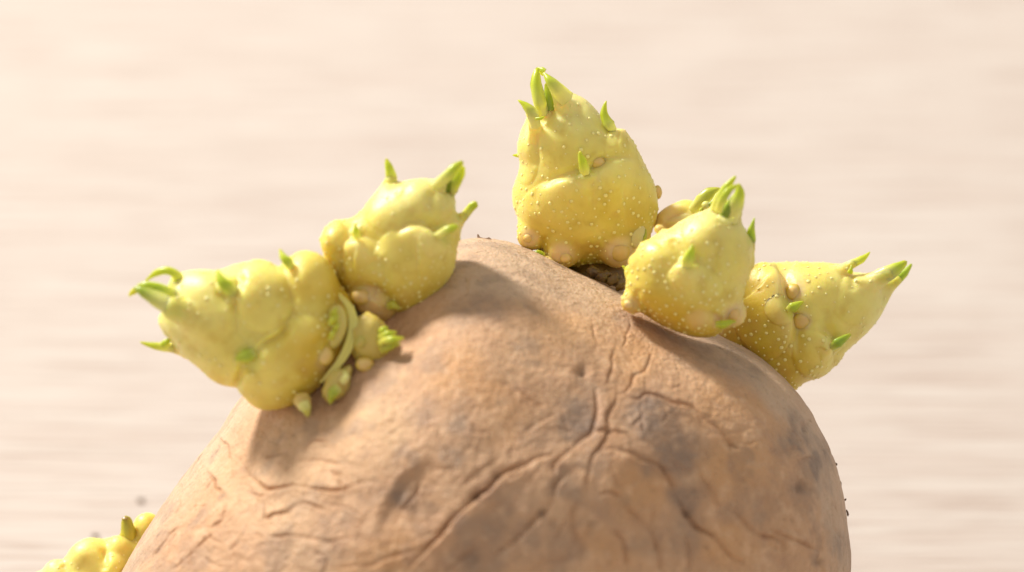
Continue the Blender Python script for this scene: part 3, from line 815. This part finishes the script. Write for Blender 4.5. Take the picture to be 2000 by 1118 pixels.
# ---- sprout standing on the crest
def sprout_crest():
    z = -2.0
    o = body('sprout', [(1082,198),(1099,181),(1124,186),(1149,200),(1170,224),(1191,249),(1212,254),(1229,272),(1250,306),(1268,341),(1280,379),(1283,413),(1279,442),(1268,465),
        (1250,488),(1229,509),(1195,524),(1162,522),(1128,526),(1099,522),(1072,512),(1058,490),(1027,478),(1011,465),(1011,446),(1013,425),(1004,404),(1002,375),(1008,354),(1015,329),(1013,291),(1015,266),(1025,240),(1031,226),(1050,222),(1064,222)],
        z, tilt=(0,.25), thick=0.88, lobes=[(1115,265,70,80,0,.25),(1028,300,26,62,0,.3),(1217,302,36,50,25,.35),(1216,398,72,84,0,.42),(1100,436,92,88,0,.36)], blobs=[(1097,490,1.5,34,.9),(1036,462,1.1,25,.8),(1205,488,1.5,36,.9),(1246,462,.6,26,.8)],
        ledges=[([(1050,365),(1073,362),(1093,350),(1120,342),(1143,338),(1160,334),(1185,318),(1212,313),(1238,318)],.55,60,6),
                ([(1188,262),(1205,254),(1228,270)],.3,30,5)],
        grooves=[([(1048,250),(1050,290),(1046,330)],7,.32),([(1152,345),(1156,375),(1158,400)],6,.2),([(1118,200),(1140,250),(1150,290)],12,.14),([(1060,455),(1066,480),(1070,505)],9,.3),([(1180,440),(1176,470),(1170,500)],12,.25)],
        bumps=[(1110,260,40,.35),(1212,355,36,.45),(1095,390,40,.4),(1030,290,22,.35),(1050,420,30,.3),(1205,290,30,.35),(1160,450,45,.3)],
        horns=[((1072,240,1.5,14),(1056,202,3.0,11)),((1106,215,2.5,18),(1086,175,4.5,11)),((1046,262,2.4,11),(1036,220,4.6,8)),((1198,282,1.0,11),(1189,247,2.0,8)),((1149,356,None,12),(1142,334,None,9))],
        base=(1150,520), tip=(1080,180), warts=620, colour_nubs=[(1097,496,22,.85),(1036,464,20,.8),(1208,492,30,.95),(1168,317,12,.5)], wart_bias=0.9)
    o['label'] = 'tallest shoot, upright on the crest, in sharpest focus'
    zf = 4.0
    leaf(o, [(1062,226,3.30),(1054,200,4.12),(1047,165,4.06),(1050,138,3.50),(1060,148,2.78)],[24,27,26,16,5], cup=.9, thick=.3, base_mix=.2, col_tip=srgb(170,190,40))
    leaf(o, [(1108,196,4.38),(1090,176,5.62),(1072,155,5.69),(1062,143,5.04)],[34,30,20,7], cup=.5, thick=.35, base_mix=.35)
    leaf(o, [(1072,216,2.92),(1072,190,3.25),(1066,165,3.16)],[34,30,10], cup=.7, thick=.3, col_base=srgb(160,180,50), col_tip=DGREEN, base_mix=.1)
    leaf(o, [(1064,140,3.88),(1058,136,3.73),(1050,133,3.46)],[12,12,5], cup=.3, base_mix=-.2)
    leaf(o, [(1046,250,4.10),(1040,224,5.03),(1026,206,5.05),(1012,196,4.58)],[20,26,18,4], cup=.8, thick=.3, base_mix=.35)
    leaf(o, [(1046,232,5.33),(1056,231,5.54),(1064,227,5.39)],[6,8,3], base_mix=-.3)
    leaf(o, [(1200,256,2.42),(1190,244,2.78),(1180,222,2.65),(1184,197,2.36)],[14,26,20,5], cup=.7, thick=.3, base_mix=.25)
    leaf(o, [(1146,344,-.3),(1142,334,.3),(1137,316,.75),(1132,298,.8)],[10,22,20,12], cup=.3, thick=.4, base_mix=.3, rel=True)
    leaf(o, [(1018,303,-0.16),(1010,304,-0.17),(1001,303,-0.16)],[12,9,3], base_mix=0)
    nub(o, 1168,317,.25,15,12,12, col=srgb(222,190,132), rough=.14, seed=1, rel=True)
    nub(o, 1104,503,.14,13,12,12, col=srgb(234,206,152), seed=2, rel=True)
    nub(o, 1032,465,.12,11,10,10, col=srgb(232,200,140), seed=3, rel=True)
    nub(o, 1210,492,.22,21,20,18, col=srgb(205,160,110), rough=.10, seed=4, rel=True)
    nub(o, 1284,376,-2.08,9,14,12, col=srgb(230,180,130), seed=5)
    nub(o, 1072,512,0.22,22,14,20, col=srgb(214,196,120), seed=6)
    # scale with a green bud at the right of the base
    nub(o, 1243,461,.15,17,24,10, ang=-20, col=srgb(226,214,150), name='bud', seed=7, tipc=srgb(226,214,150), rel=True)
    leaf(o, [(1250,474,0),(1259,462,.2),(1262,446,0)],[9,12,4], base_mix=.1, col_tip=srgb(170,180,50), rel=True)
    leaf(o, [(1062,500,0.98),(1050,494,1.65),(1040,495,1.24)],[12,14,6], base_mix=-.1, col_tip=DGREEN)
    leaf(o, [(1064,506,0.90),(1056,504,1.53),(1050,508,1.27)],[10,12,5], base_mix=-.1, col_tip=DGREEN)
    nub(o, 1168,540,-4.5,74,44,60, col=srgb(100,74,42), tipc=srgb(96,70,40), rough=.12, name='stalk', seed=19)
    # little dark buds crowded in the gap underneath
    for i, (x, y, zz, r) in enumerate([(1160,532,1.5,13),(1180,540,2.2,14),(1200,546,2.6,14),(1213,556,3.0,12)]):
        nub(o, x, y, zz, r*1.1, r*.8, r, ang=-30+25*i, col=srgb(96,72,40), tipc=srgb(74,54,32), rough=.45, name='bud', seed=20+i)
sprout_crest()

# ---- sprout leaning right of the neighbour on the left slope
def sprout_upper_left():
    z = 15.0
    o = body('sprout', [(752,360),(773,362),(787,356),(815,352),(839,358),(860,370),(878,388),(888,409),(892,426),(902,433),(900,454),(893,485),(884,524),(867,555),(839,594),(818,613),(800,623),(783,631),(762,622),
        (735,608),(702,590),(675,559),(654,531),(635,511),(638,478),(645,446),(658,434),(686,428),(710,409),(734,381)],
        z, tilt=(0,.14), thick=.85, blobs=[(735,600,.5,36,.8),(715,580,.6,32,.8),(670,470,.4,36,.9)], lobes=[(655,480,26,52,0,.4),(765,410,52,50,0,.35),(838,396,50,45,0,.55),(695,527,46,62,8,.65),(808,527,84,88,0,.65),(735,600,48,22,-32,.5)],
        ledges=[([(775,462),(800,442),(825,442),(850,462),(880,470)],.6,55,8),([(672,485),(695,466),(722,476),(742,500)],.55,45,8),([(692,558),(712,560),(745,574),(778,604)],.55,40,6)],
        grooves=[([(664,480),(672,510),(680,540)],8,.5),([(742,500),(752,530),(750,560)],10,.25),([(780,380),(800,400),(815,425)],14,.2),([(838,380),(836,400),(828,420)],9,.25)],
        bumps=[(815,385,36,.5),(700,520,30,.5),(830,500,40,.4),(740,420,30,.25),(655,470,20,.5),(770,540,45,.3),(862,410,22,.4)],
        horns=[((764,380,15,14),(763,352,16.6,10)),((836,380,17,16),(868,350,18,10)),((862,400,15,14),(886,364,17,10)),((880,445,14,12),(906,422,15,8)),((838,470,None,14),(864,455,None,9)),((698,478,None,10),(695,456,None,7))],
        base=(760,610), tip=(850,360), warts=420, wart_r=(.08,.22), colour_nubs=[(716,588,34,.75),(750,606,26,.5)], wart_bias=.8)
    o['label'] = 'plump shoot leaning right, beside the left end shoot'
    leaf(o, [(763,366,15.98),(764,350,16.74),(759,328,17.09),(754,311,16.86)],[20,24,20,8], cup=.4, thick=.4, base_mix=.3)
    leaf(o, [(846,366,18.98),(866,350,20.24),(885,332,20.53),(903,317,20.27)],[18,22,24,14], cup=.6, thick=.35, base_mix=.35)
    leaf(o, [(876,384,16.70),(886,364,18.02),(898,342,18.87),(904,326,19.12)],[18,22,22,12], cup=.5, thick=.35, base_mix=.2)
    leaf(o, [(872,376,17.32),(882,356,18.14),(892,340,18.40)],[16,14,8], cup=.3, base_mix=-.2, col_tip=DGREEN)
    leaf(o, [(896,434,14.40),(908,420,15.12),(920,406,15.34),(930,398,15.47)],[16,18,20,20], cup=.2, thick=.6, base_mix=.4)
    leaf(o, [(852,462,-.3),(866,454,.5),(880,446,.8),(893,441,.6)],[14,18,18,12], cup=.4, thick=.5, base_mix=.35, rel=True)
    leaf(o, [(697,466,-.1),(695,452,.5),(694,437,.4)],[14,14,6], cup=.4, base_mix=.2, rel=True)
    # papery scale at the foot with a green bud in it
    leaf(o, [(756,600,-.1),(768,596,.3),(781,603,.2)],[14,20,8], base_mix=.0, cup=.3, thick=.5, col_tip=srgb(190,190,60), rel=True)
    nub(o, 684,572,12.5,40,34,40, col=srgb(170,140,70), name='stalk', seed=30)
    nub(o, 706,580,.3,20,16,16, col=srgb(232,200,150), seed=31, rel=True)
sprout_upper_left()

# ---- sprout lying out to the left
def sprout_left():
    z = 17.5
    o = body('sprout', [(322,606),(330,575),(345,540),(370,530),(410,530),(440,524),(458,517),(492,511),(526,517),(548,527),(577,503),(601,499),(628,510),(652,537),(669,562),(690,592),(696,620),(696,650),
        (682,698),(658,732),(611,766),(560,789),(520,793),(499,785),(471,762),(424,747),(390,718),(356,692),(332,664),(315,643),(310,620)],
        z, tilt=(-.08,.05), thick=.80, blobs=[(600,545,.4,48,1.3)], lobes=[(430,700,85,60,-35,.3),(392,606,80,78,0,.55),(516,580,56,72,0,.75),(606,562,50,74,12,.75),(565,708,122,70,42,1.25),(632,668,36,62,10,.4)],
        ledges=[],
        grooves=[([(456,768),(478,716),(514,676),(552,650),(572,612)],8,.85),([(462,650),(460,610),(464,570),(478,536)],8,.5),([(430,570),(445,590),(466,600)],12,.4),([(600,680),(625,660),(640,700)],12,.3),([(575,520),(570,560),(572,600)],14,.35)],
        bumps=[(505,555,42,.6),(420,620,60,.4),(595,545,30,.5),(545,720,50,.4),(400,560,30,.4),(610,640,35,.35),(440,700,40,.25)],
        horns=[((410,640,20.8,26),(335,602,22.3,16)),((385,600,19.3,22),(325,572,20.6,11)),((372,560,18.3,16),(345,548,18.8,9)),((482,590,None,16),(448,564,None,12)),((580,540,None,12),(562,513,None,9)),((380,690,16.3,14),(328,680,17.3,8)),((512,682,None,16),(482,696,None,12))],
        base=(650,700), tip=(320,580), warts=340, wart_r=(.08,.22), colour_nubs=[(625,700,20,.4)], wart_bias=.75)
    o['label'] = 'shoot lying out to the left end, its green tip pointing left'
    leaf(o, [(372,622,22.16),(335,602,22.98),(300,582,22.79),(275,568,22.51),(262,562,22.12)],[34,36,34,24,10], cup=.45, thick=.4, base_mix=.4, col_tip=srgb(120,148,34))
    leaf(o, [(346,586,21.07),(318,568,21.84),(290,558,22.04),(268,560,21.61)],[26,24,20,10], cup=.3, thick=.4, base_mix=.1, col_tip=srgb(150,180,40))
    leaf(o, [(344,560,19.80),(346,540,20.47),(328,529,20.63),(304,534,20.18),(284,548,19.65)],[20,20,17,15,6], cup=.3, thick=.45, base_mix=.1, col_tip=srgb(168,186,40))
    leaf(o, [(268,566,21.56),(258,572,21.35),(252,579,21.01)],[14,12,4], base_mix=-.2, col_tip=srgb(190,190,40))
    leaf(o, [(460,572,-.2),(446,562,.6),(432,548,.8),(424,528,.2)],[22,26,22,9], cup=.3, thick=.45, base_mix=.1, rel=True)
    leaf(o, [(570,524,-.2),(562,512,.2),(552,500,.1),(547,487,-.3)],[14,20,15,6], cup=.4, thick=.5, base_mix=.05, rel=True)
    leaf(o, [(350,684,17.23),(325,680,17.86),(300,676,17.99),(274,668,17.67)],[16,18,16,4], cup=.4, thick=.4, base_mix=.35)
    leaf(o, [(316,676,18.43),(326,668,18.76),(335,660,18.49)],[12,14,8], base_mix=-.2)
    leaf(o, [(496,688,-.1),(480,696,.3),(460,702,.2)],[22,30,14], cup=.2, thick=.5, base_mix=.0, col_tip=srgb(172,190,52), rel=True)
    # curled scale and the bud it holds, at the shoot's foot
    leaf(o, [(662,574,.1),(685,606,.6),(689,650,1.1),(668,702,1.4),(626,748,1.1)],[6,16,22,20,6], rel=True, cup=.3, thick=.4, flip=-1, name='scale', green=0.3, col_base=srgb(244,228,120), col_tip=srgb(232,212,96))
    b = nub(o, 654,638,.2,22,42,14, ang=-8, col=srgb(222,208,120), name='bud', seed=41, tipc=srgb(214,204,90), rel=True)
    for k, (x, y) in enumerate([(652,610),(648,626),(656,640),(648,654),(654,622)]):
        leaf(o, [(x-5, y+9, .3),(x, y, .7),(x+6, y-8, .5)],[10,13,6], base_mix=-.1, cup=.2, col_tip=srgb(190,198,56), rel=True)
    nub(o, 634,694,.25,17,20,14, col=srgb(236,212,140), seed=42, rel=True)
sprout_left()

# ---- sprout right of the crest, in front
def sprout_right_front():
    z = 12.5
    o = body('sprout', [(1395,409),(1379,411),(1352,419),(1326,433),(1304,447),(1290,444),(1279,462),(1255,478),(1246,495),(1231,509),(1233,529),(1224,548),(1220,575),(1214,595),(1225,607),(1250,611),
        (1279,627),(1312,641),(1346,653),(1379,660),(1406,651),(1420,638),(1438,629),(1447,618),(1442,601),(1448,572),(1458,535),(1465,505),(1466,479),(1458,462),(1447,444),(1436,430),(1420,412)],
        z, tilt=(0,.2), thick=.85, lobes=[(1385,455,52,46,20,.4),(1275,540,50,72,25,.45),(1432,530,36,92,-8,.45),(1345,588,78,76,0,.65)], blobs=[(1236,590,.6,22,.7),(1430,612,.6,26,.8),(1365,618,.4,24,.8)],
        ledges=[([(1305,540),(1325,518),(1345,512),(1366,522),(1384,546)],.25,40,7)],
        grooves=[([(1310,465),(1322,485),(1335,505)],10,.35),([(1415,440),(1416,480),(1412,520)],13,.2),([(1380,600),(1398,618),(1412,622)],9,.35),([(1255,560),(1245,585),(1250,605)],9,.25)],
        bumps=[(1280,500,32,.5),(1375,465,30,.4),(1345,565,42,.45),(1435,520,25,.4),(1270,570,30,.3),(1400,570,35,.3)],
        horns=[((1404,440,13,24),(1406,392,15.3,12)),((1418,460,13,26),(1436,402,15.8,14)),((1456,510,12,14),(1466,470,13,8)),((1338,536,None,16),(1345,508,None,11)),((1246,552,11,12),(1229,531,12,7)),((1385,636,None,10),(1412,634,None,7))],
        base=(1330,640), tip=(1410,410), warts=420, wart_r=(.08,.22), colour_nubs=[(1230,594,20,.5),(1432,614,26,.8),(1364,616,22,.45),(1400,622,16,.6)], wart_bias=.8)
    o['label'] = 'shoot in front, just right of the tallest one, with a pointed green tip'
    leaf(o, [(1398,420,15.15),(1404,396,16.51),(1418,368,16.93),(1436,345,16.77)],[26,26,22,8], cup=.6, thick=.35, base_mix=.3)
    leaf(o, [(1424,436,15.91),(1434,406,17.36),(1444,380,17.75),(1442,360,17.55)],[32,34,26,14], cup=.7, thick=.3, base_mix=.35)
    leaf(o, [(1404,414,17.74),(1410,394,19.04),(1424,372,19.37),(1440,362,18.52)],[14,16,16,10], cup=.3, thick=.5, base_mix=.2)
    leaf(o, [(1414,424,16.59),(1424,404,17.29),(1432,384,17.39)],[22,20,10], cup=.5, base_mix=-.2, col_tip=DGREEN)
    leaf(o, [(1402,424,18.39),(1418,434,18.74),(1434,426,18.16)],[12,14,10], cup=.2, base_mix=.6, green=.3)
    leaf(o, [(1462,492,12.57),(1466,470,13.50),(1467,448,13.83),(1473,426,13.56)],[12,20,17,4], cup=.5, thick=.35, base_mix=.1, col_tip=srgb(128,164,36))
    leaf(o, [(1340,522,-.3),(1344,508,.4),(1350,492,.6),(1352,478,.4)],[18,24,18,6], cup=.3, thick=.45, base_mix=.2, rel=True)
    leaf(o, [(1234,540,11.35),(1228,530,12.00),(1215,519,11.96)],[16,14,4], base_mix=.1)
    leaf(o, [(1398,634,0),(1412,634,.3),(1426,630,.2),(1437,629,0)],[12,16,13,5], cup=.3, base_mix=-.1, rel=True)
    nub(o, 1228,595,.15,11,10,10, col=srgb(240,208,170), seed=51, tipc=srgb(242,214,180), rel=True)
    nub(o, 1433,614,.2,12,13,12, col=srgb(214,168,122), seed=52, rel=True)
    nub(o, 1288,448,13.73,10,9,9, col=srgb(226,196,120), seed=53)
sprout_right_front()

# ---- sprout at the right edge, partly behind the potato
def sprout_right():
    z = -5.0
    o = body('sprout', [(1457,537),(1480,521),(1508,514),(1544,513),(1594,516),(1638,516),(1655,519),(1662,530),(1677,534),(1702,534),(1722,524),(1740,540),(1738,561),(1737,575),(1727,603),(1710,631),
        (1688,656),(1666,675),(1647,692),(1636,711),(1600,736),(1566,750),(1540,770),(1490,770),(1430,720),(1400,655),(1425,600),(1446,560)],
        z, tilt=(-.05,-.05), thick=.80, blobs=[(1490,565,.3,46,1.2)], lobes=[(1590,562,52,62,0,.35),(1672,590,50,50,0,.3),(1588,692,40,50,20,.55),(1492,605,58,98,5,.8)],
        ledges=[([(1490,522),(1514,532),(1528,560),(1534,590),(1545,615),(1552,650),(1548,700)],.75,60,7),([(1590,645),(1612,652),(1623,668),(1621,688),(1600,700)],.5,40,7)],
        grooves=[([(1612,600),(1614,640),(1612,660)],11,.35),([(1662,530),(1664,550),(1662,575)],8,.18)],
        bumps=[(1600,555,40,.4),(1670,590,45,.35),(1585,690,35,.4),(1490,600,40,.4),(1640,630,30,.3)],
        horns=[((1690,560,-3,24),(1736,534,-1.8,14)),((1720,572,-4.5,16),(1752,548,-4,9)),((1636,532,-3,12),(1666,516,-2.6,8)),((1528,612,None,14),(1548,602,None,10)),((1612,688,None,14),(1637,670,None,10))],
        base=(1470,650), tip=(1735,530), warts=480, colour_nubs=[(1545,555,34,.5),(1552,572,18,.8),(1566,628,20,.8)], wart_bias=1.0)
    o['label'] = 'rightmost shoot, emerging from behind the potato edge, tip pointing right'
    leaf(o, [(1706,543,-2),(1730,536,-1.5),(1752,524,-1.5),(1770,512,-2)],[22,34,30,16], cup=.4, thick=.4, base_mix=.4)
    leaf(o, [(1738,560,-4.5),(1752,547,-4),(1768,532,-4),(1779,516,-4.3)],[14,20,20,7], cup=.6, thick=.3, base_mix=.1, col_tip=srgb(128,168,34))
    leaf(o, [(1648,524,-3),(1664,516,-2.5),(1684,506,-2.5),(1699,493,-3)],[20,19,18,4], cup=.5, thick=.35, base_mix=.35, col_tip=srgb(176,196,44))
    leaf(o, [(1659,534,-1.8),(1662,528,-1.6),(1664,518,-1.8)],[10,9,4], base_mix=-.2)
    leaf(o, [(1538,606,-.1),(1548,602,.4),(1558,596,.5),(1568,590,.3)],[10,22,18,5], cup=.3, thick=.5, base_mix=.1, rel=True)
    leaf(o, [(1624,680,-.2),(1636,670,.3),(1648,662,.3),(1661,654,.2)],[14,22,18,10], cup=.3, thick=.5, base_mix=.0, col_tip=srgb(126,160,40), rel=True)
    nub(o, 1550,571,.3,16,17,14, col=srgb(228,186,130), rough=.08, seed=61, rel=True)
    nub(o, 1566,627,.35,18,17,15, col=srgb(230,186,132), rough=.08, seed=62, rel=True)
sprout_right()

# ---- small curled sprout between the crest sprout and the one in front of it
def sprout_behind():
    o = body('sprout', [(1275,432),(1292,412),(1315,398),(1340,390),(1362,394),(1385,400),(1395,430),(1370,470),(1320,470),(1285,455)], -3.0, thick=.7, warts=0,
        ledges=[([(1300,436),(1325,424),(1350,422)],.5,30,6)], base=(1280,440), tip=(1390,380), colour_nubs=[(1300,430,40,.6)], greenish=.2)
    o['label'] = 'small curled pale shoot half hidden behind the front one'
    leaf(o, [(1352,414,-1),(1368,394,0),(1386,378,0.2),(1406,369,0)],[20,30,30,12], cup=.8, thick=.25, base_mix=.2, col_tip=srgb(160,172,60))
    leaf(o, [(1368,412,1.2),(1380,404,1.6),(1392,394,1.6),(1400,378,1.2)],[8,9,8,4], base_mix=-.1, col_tip=srgb(130,160,40))
    nub(o, 1379,402,1.4,9,9,8, col=srgb(210,208,110), name='bud', seed=71, tipc=srgb(220,220,140))
sprout_behind()

# ---- sprout low on the left, behind the potato edge
def sprout_low_left():
    z = -6.0
    o = body('sprout', [(60,1130),(80,1116),(102,1105),(122,1096),(142,1073),(165,1059),(199,1054),(220,1050),(250,1040),(268,1026),(284,1012),(300,1008),(330,1040),(330,1120),(290,1200),(200,1250),(110,1230),(70,1180)],
        z, thick=.75, blobs=[(236,1070,.6,25,.6),(180,1090,.4,40,.8),(285,1030,.5,24,.6),(222,1110,.6,24,.6),(112,1120,.4,28,.7)],
        ledges=[], grooves=[([(200,1070),(205,1095),(204,1118)],8,.4),([(122,1100),(130,1115),(140,1125)],8,.3)],
        bumps=[(150,1085,22,.3)], base=(300,1150), tip=(100,1080), warts=140, wart_bias=.4, lump=.35)
    o['label'] = 'yellow shoot low on the left behind the potato edge, with a brown-tipped stub'
    leaf(o, [(246,1060,-1.2),(250,1044,-1.2),(248,1026,-1.2),(246,1011,-1.2)],[38,36,30,24], cup=.15, thick=.8, base_mix=.25, col_base=srgb(210,190,40), col_tip=srgb(160,150,40), rel=True)
    leaf(o, [(246,1014,zs(o,246,1060)-1.2),(246,1009,zs(o,246,1060)-1.2)],[18,12], thick=.8, cup=0, col_tip=srgb(140,100,50), col_base=srgb(140,100,50), name='withered_tip')
sprout_low_left()

# ---- little buds in the fork between the two left sprouts
def fork_buds():
    zz = surf_z(740, 690)
    o = nub(root, 722,664,zz-.7,40,48,30, ang=12, col=srgb(214,192,96), rough=.22, name='sprout', seed=81, tipc=srgb(206,182,90)); o['label'] = 'stubby young bud between the two left shoots'
    for k, (x0, y0, x1, y1, dz) in enumerate([(742,672,792,660,1.4),(740,662,778,648,1.0),(744,684,784,672,1.2),(738,654,762,640,.6),(748,668,786,666,1.9)]):
        leaf(o, [(x0, y0, zz+dz-.6),((x0+x1)/2, (y0+y1)/2-2, zz+dz+.2),(x1-4, y1, zz+dz-.2)],[15,17,6], cup=.3, thick=.7, base_mix=.15, col_base=srgb(206,196,90), col_tip=srgb(164,180,40))
    nub(o, 712,712,zz+.6,17,14,12, col=srgb(222,190,130), seed=82)
    nub(o, 704,668,zz+.8,10,12,8, col=srgb(190,186,80), seed=83, name='bud')
    nub(root, 692,662,zz-7.0,60,92,72, ang=-35, col=srgb(62,46,28), tipc=srgb(50,38,26), rough=.2, name='crevice_shade', seed=86)  # dark lump added to stand in for the shadow behind the buds
    z2 = surf_z(650, 765)
    o = nub(root, 658,750,z2-.2,22,36,20, ang=-35, col=srgb(222,204,116), rough=.25, name='sprout', seed=84, tipc=srgb(206,178,96)); o['label'] = 'small pale bud under the left end shoot'
    leaf(o, [(662,758,z2+1.5),(650,770,z2+1.9),(644,790,z2+1.2)],[20,24,9], base_mix=.05, cup=.3, col_tip=srgb(156,172,44))
    leaf(o, [(668,748,z2+1.6),(676,736,z2+1.7),(672,724,z2+1.3)],[14,16,8], base_mix=.5, cup=.3, green=.4)
    z3 = surf_z(600, 800)
    o = nub(root, 590,784,z3+.2,16,18,14, col=srgb(226,204,116), rough=.25, name='sprout', seed=85); o['label'] = 'tiny bud tip under the left end shoot'
    leaf(o, [(592,786,z3+1.2),(598,800,z3+1.5),(602,814,z3+1.0)],[22,24,10], base_mix=.3, cup=.3, green=.6, col_tip=srgb(176,176,60))
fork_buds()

# ---- dry soil flecks and fibres on the skin, crumbs on the table
def fleck(parent, pts, w, name='soil_fleck'):
    p3 = catmull(np.array([P(*q) for q in pts]), 3); m = len(p3)
    tan = np.gradient(p3, axis=0); V = []; ns = 5
    for i in range(m):
        T = tan[i]/np.linalg.norm(tan[i]); S = np.cross(T, [0, .2, 1]); S /= np.linalg.norm(S); N = np.cross(S, T)
        r = w*MMPP*.5*(0.35 + math.sin(math.pi*(i + .4)/(m - .2)))*(1 + .35*rng.standard_normal()*.6)
        for k in range(ns):
            a = 2*math.pi*k/ns; V.append(p3[i] + r*(S*math.cos(a) + .6*N*math.sin(a)))
    Fq = [(i*ns+k, i*ns+(k+1) % ns, (i+1)*ns+(k+1) % ns, (i+1)*ns+k) for i in range(m-1) for k in range(ns)]
    Fq += [tuple(range(ns))[::-1], tuple(range((m-1)*ns, m*ns))]
    return link_mesh(name, V, Fq, M_SOIL, parent)
fleck(tuber, [(933,463,.5),(940,468,1),(955,469,1.4),(972,473,1.6),(980,475,1.5)], 7)
fleck(tuber, [(933,458,.5),(935,463,.6),(938,468,.8)], 4)
fleck(tuber, [(353,940,.6),(358,940,1.4),(364,934,1.8)], 7)
fleck(tuber, [(362,950,3.4),(358,955,3.2),(352,962,3)], 4)
fleck(tuber, [(1628,904,0),(1632,906,.1),(1635,909,0)], 4)
fleck(tuber, [(1638,938,0),(1642,944,.2),(1642,950,.2)], 4)
fleck(tuber, [(1648,976,0),(1651,977,.3),(1652,974,.2)], 3)
fleck(tuber, [(1653,996,.1),(1656,1003,.4),(1656,1009,.2)], 3)
fleck(tuber, [(1653,1046,.1),(1655,1048,.4),(1656,1052,.2)], 4)
fleck(tuber, [(1594,830,.6),(1596,840,.8),(1594,844,.7)], 4)
fleck(tuber, [(1052,513,3),(1062,515,3.6),(1068,517,3.6)], 4)
bits = [(1606,858,.5),(1618,880,.5)]
for x, y, z in bits: fleck(tuber, [(x-3, y+3, z),(x, y, z+.25),(x+3, y-3, z)], 4)

def table_crumb(px, py, r, label):
    d = np.array([(px-1000)*MMPP, (559-py)*MMPP, -DIST]); cam_w = to_world(np.array([0, 0, DIST]))/MM
    dw = d[0]*RIGHT + d[1]*UP + d[2]*BACK
    p = cam_w + dw*(-cam_w[2]/dw[2]); iv, jf = ICO3
    v = iv*np.array([1.2, .9, .7])*r; v *= 1 + .3*fbm(iv, 1.6, 3, px)[:, None]; v[:, 2] -= v[:, 2].min()
    o = link_mesh('soil_crumb', v*MM, jf, M_SOIL, world=False); o.location = p*MM + np.array([0, 0, .0]); o.location.z = -0.00002
    o['label'] = label; o['category'] = 'soil crumb'; o['group'] = 'crumbs of soil on the table'
table_crumb(275, 981, .32, 'dark soil crumb on the wood just above the low left shoot')
table_crumb(186, 1050, .3, 'smaller soil crumb on the wood touching the low left shoot outline')
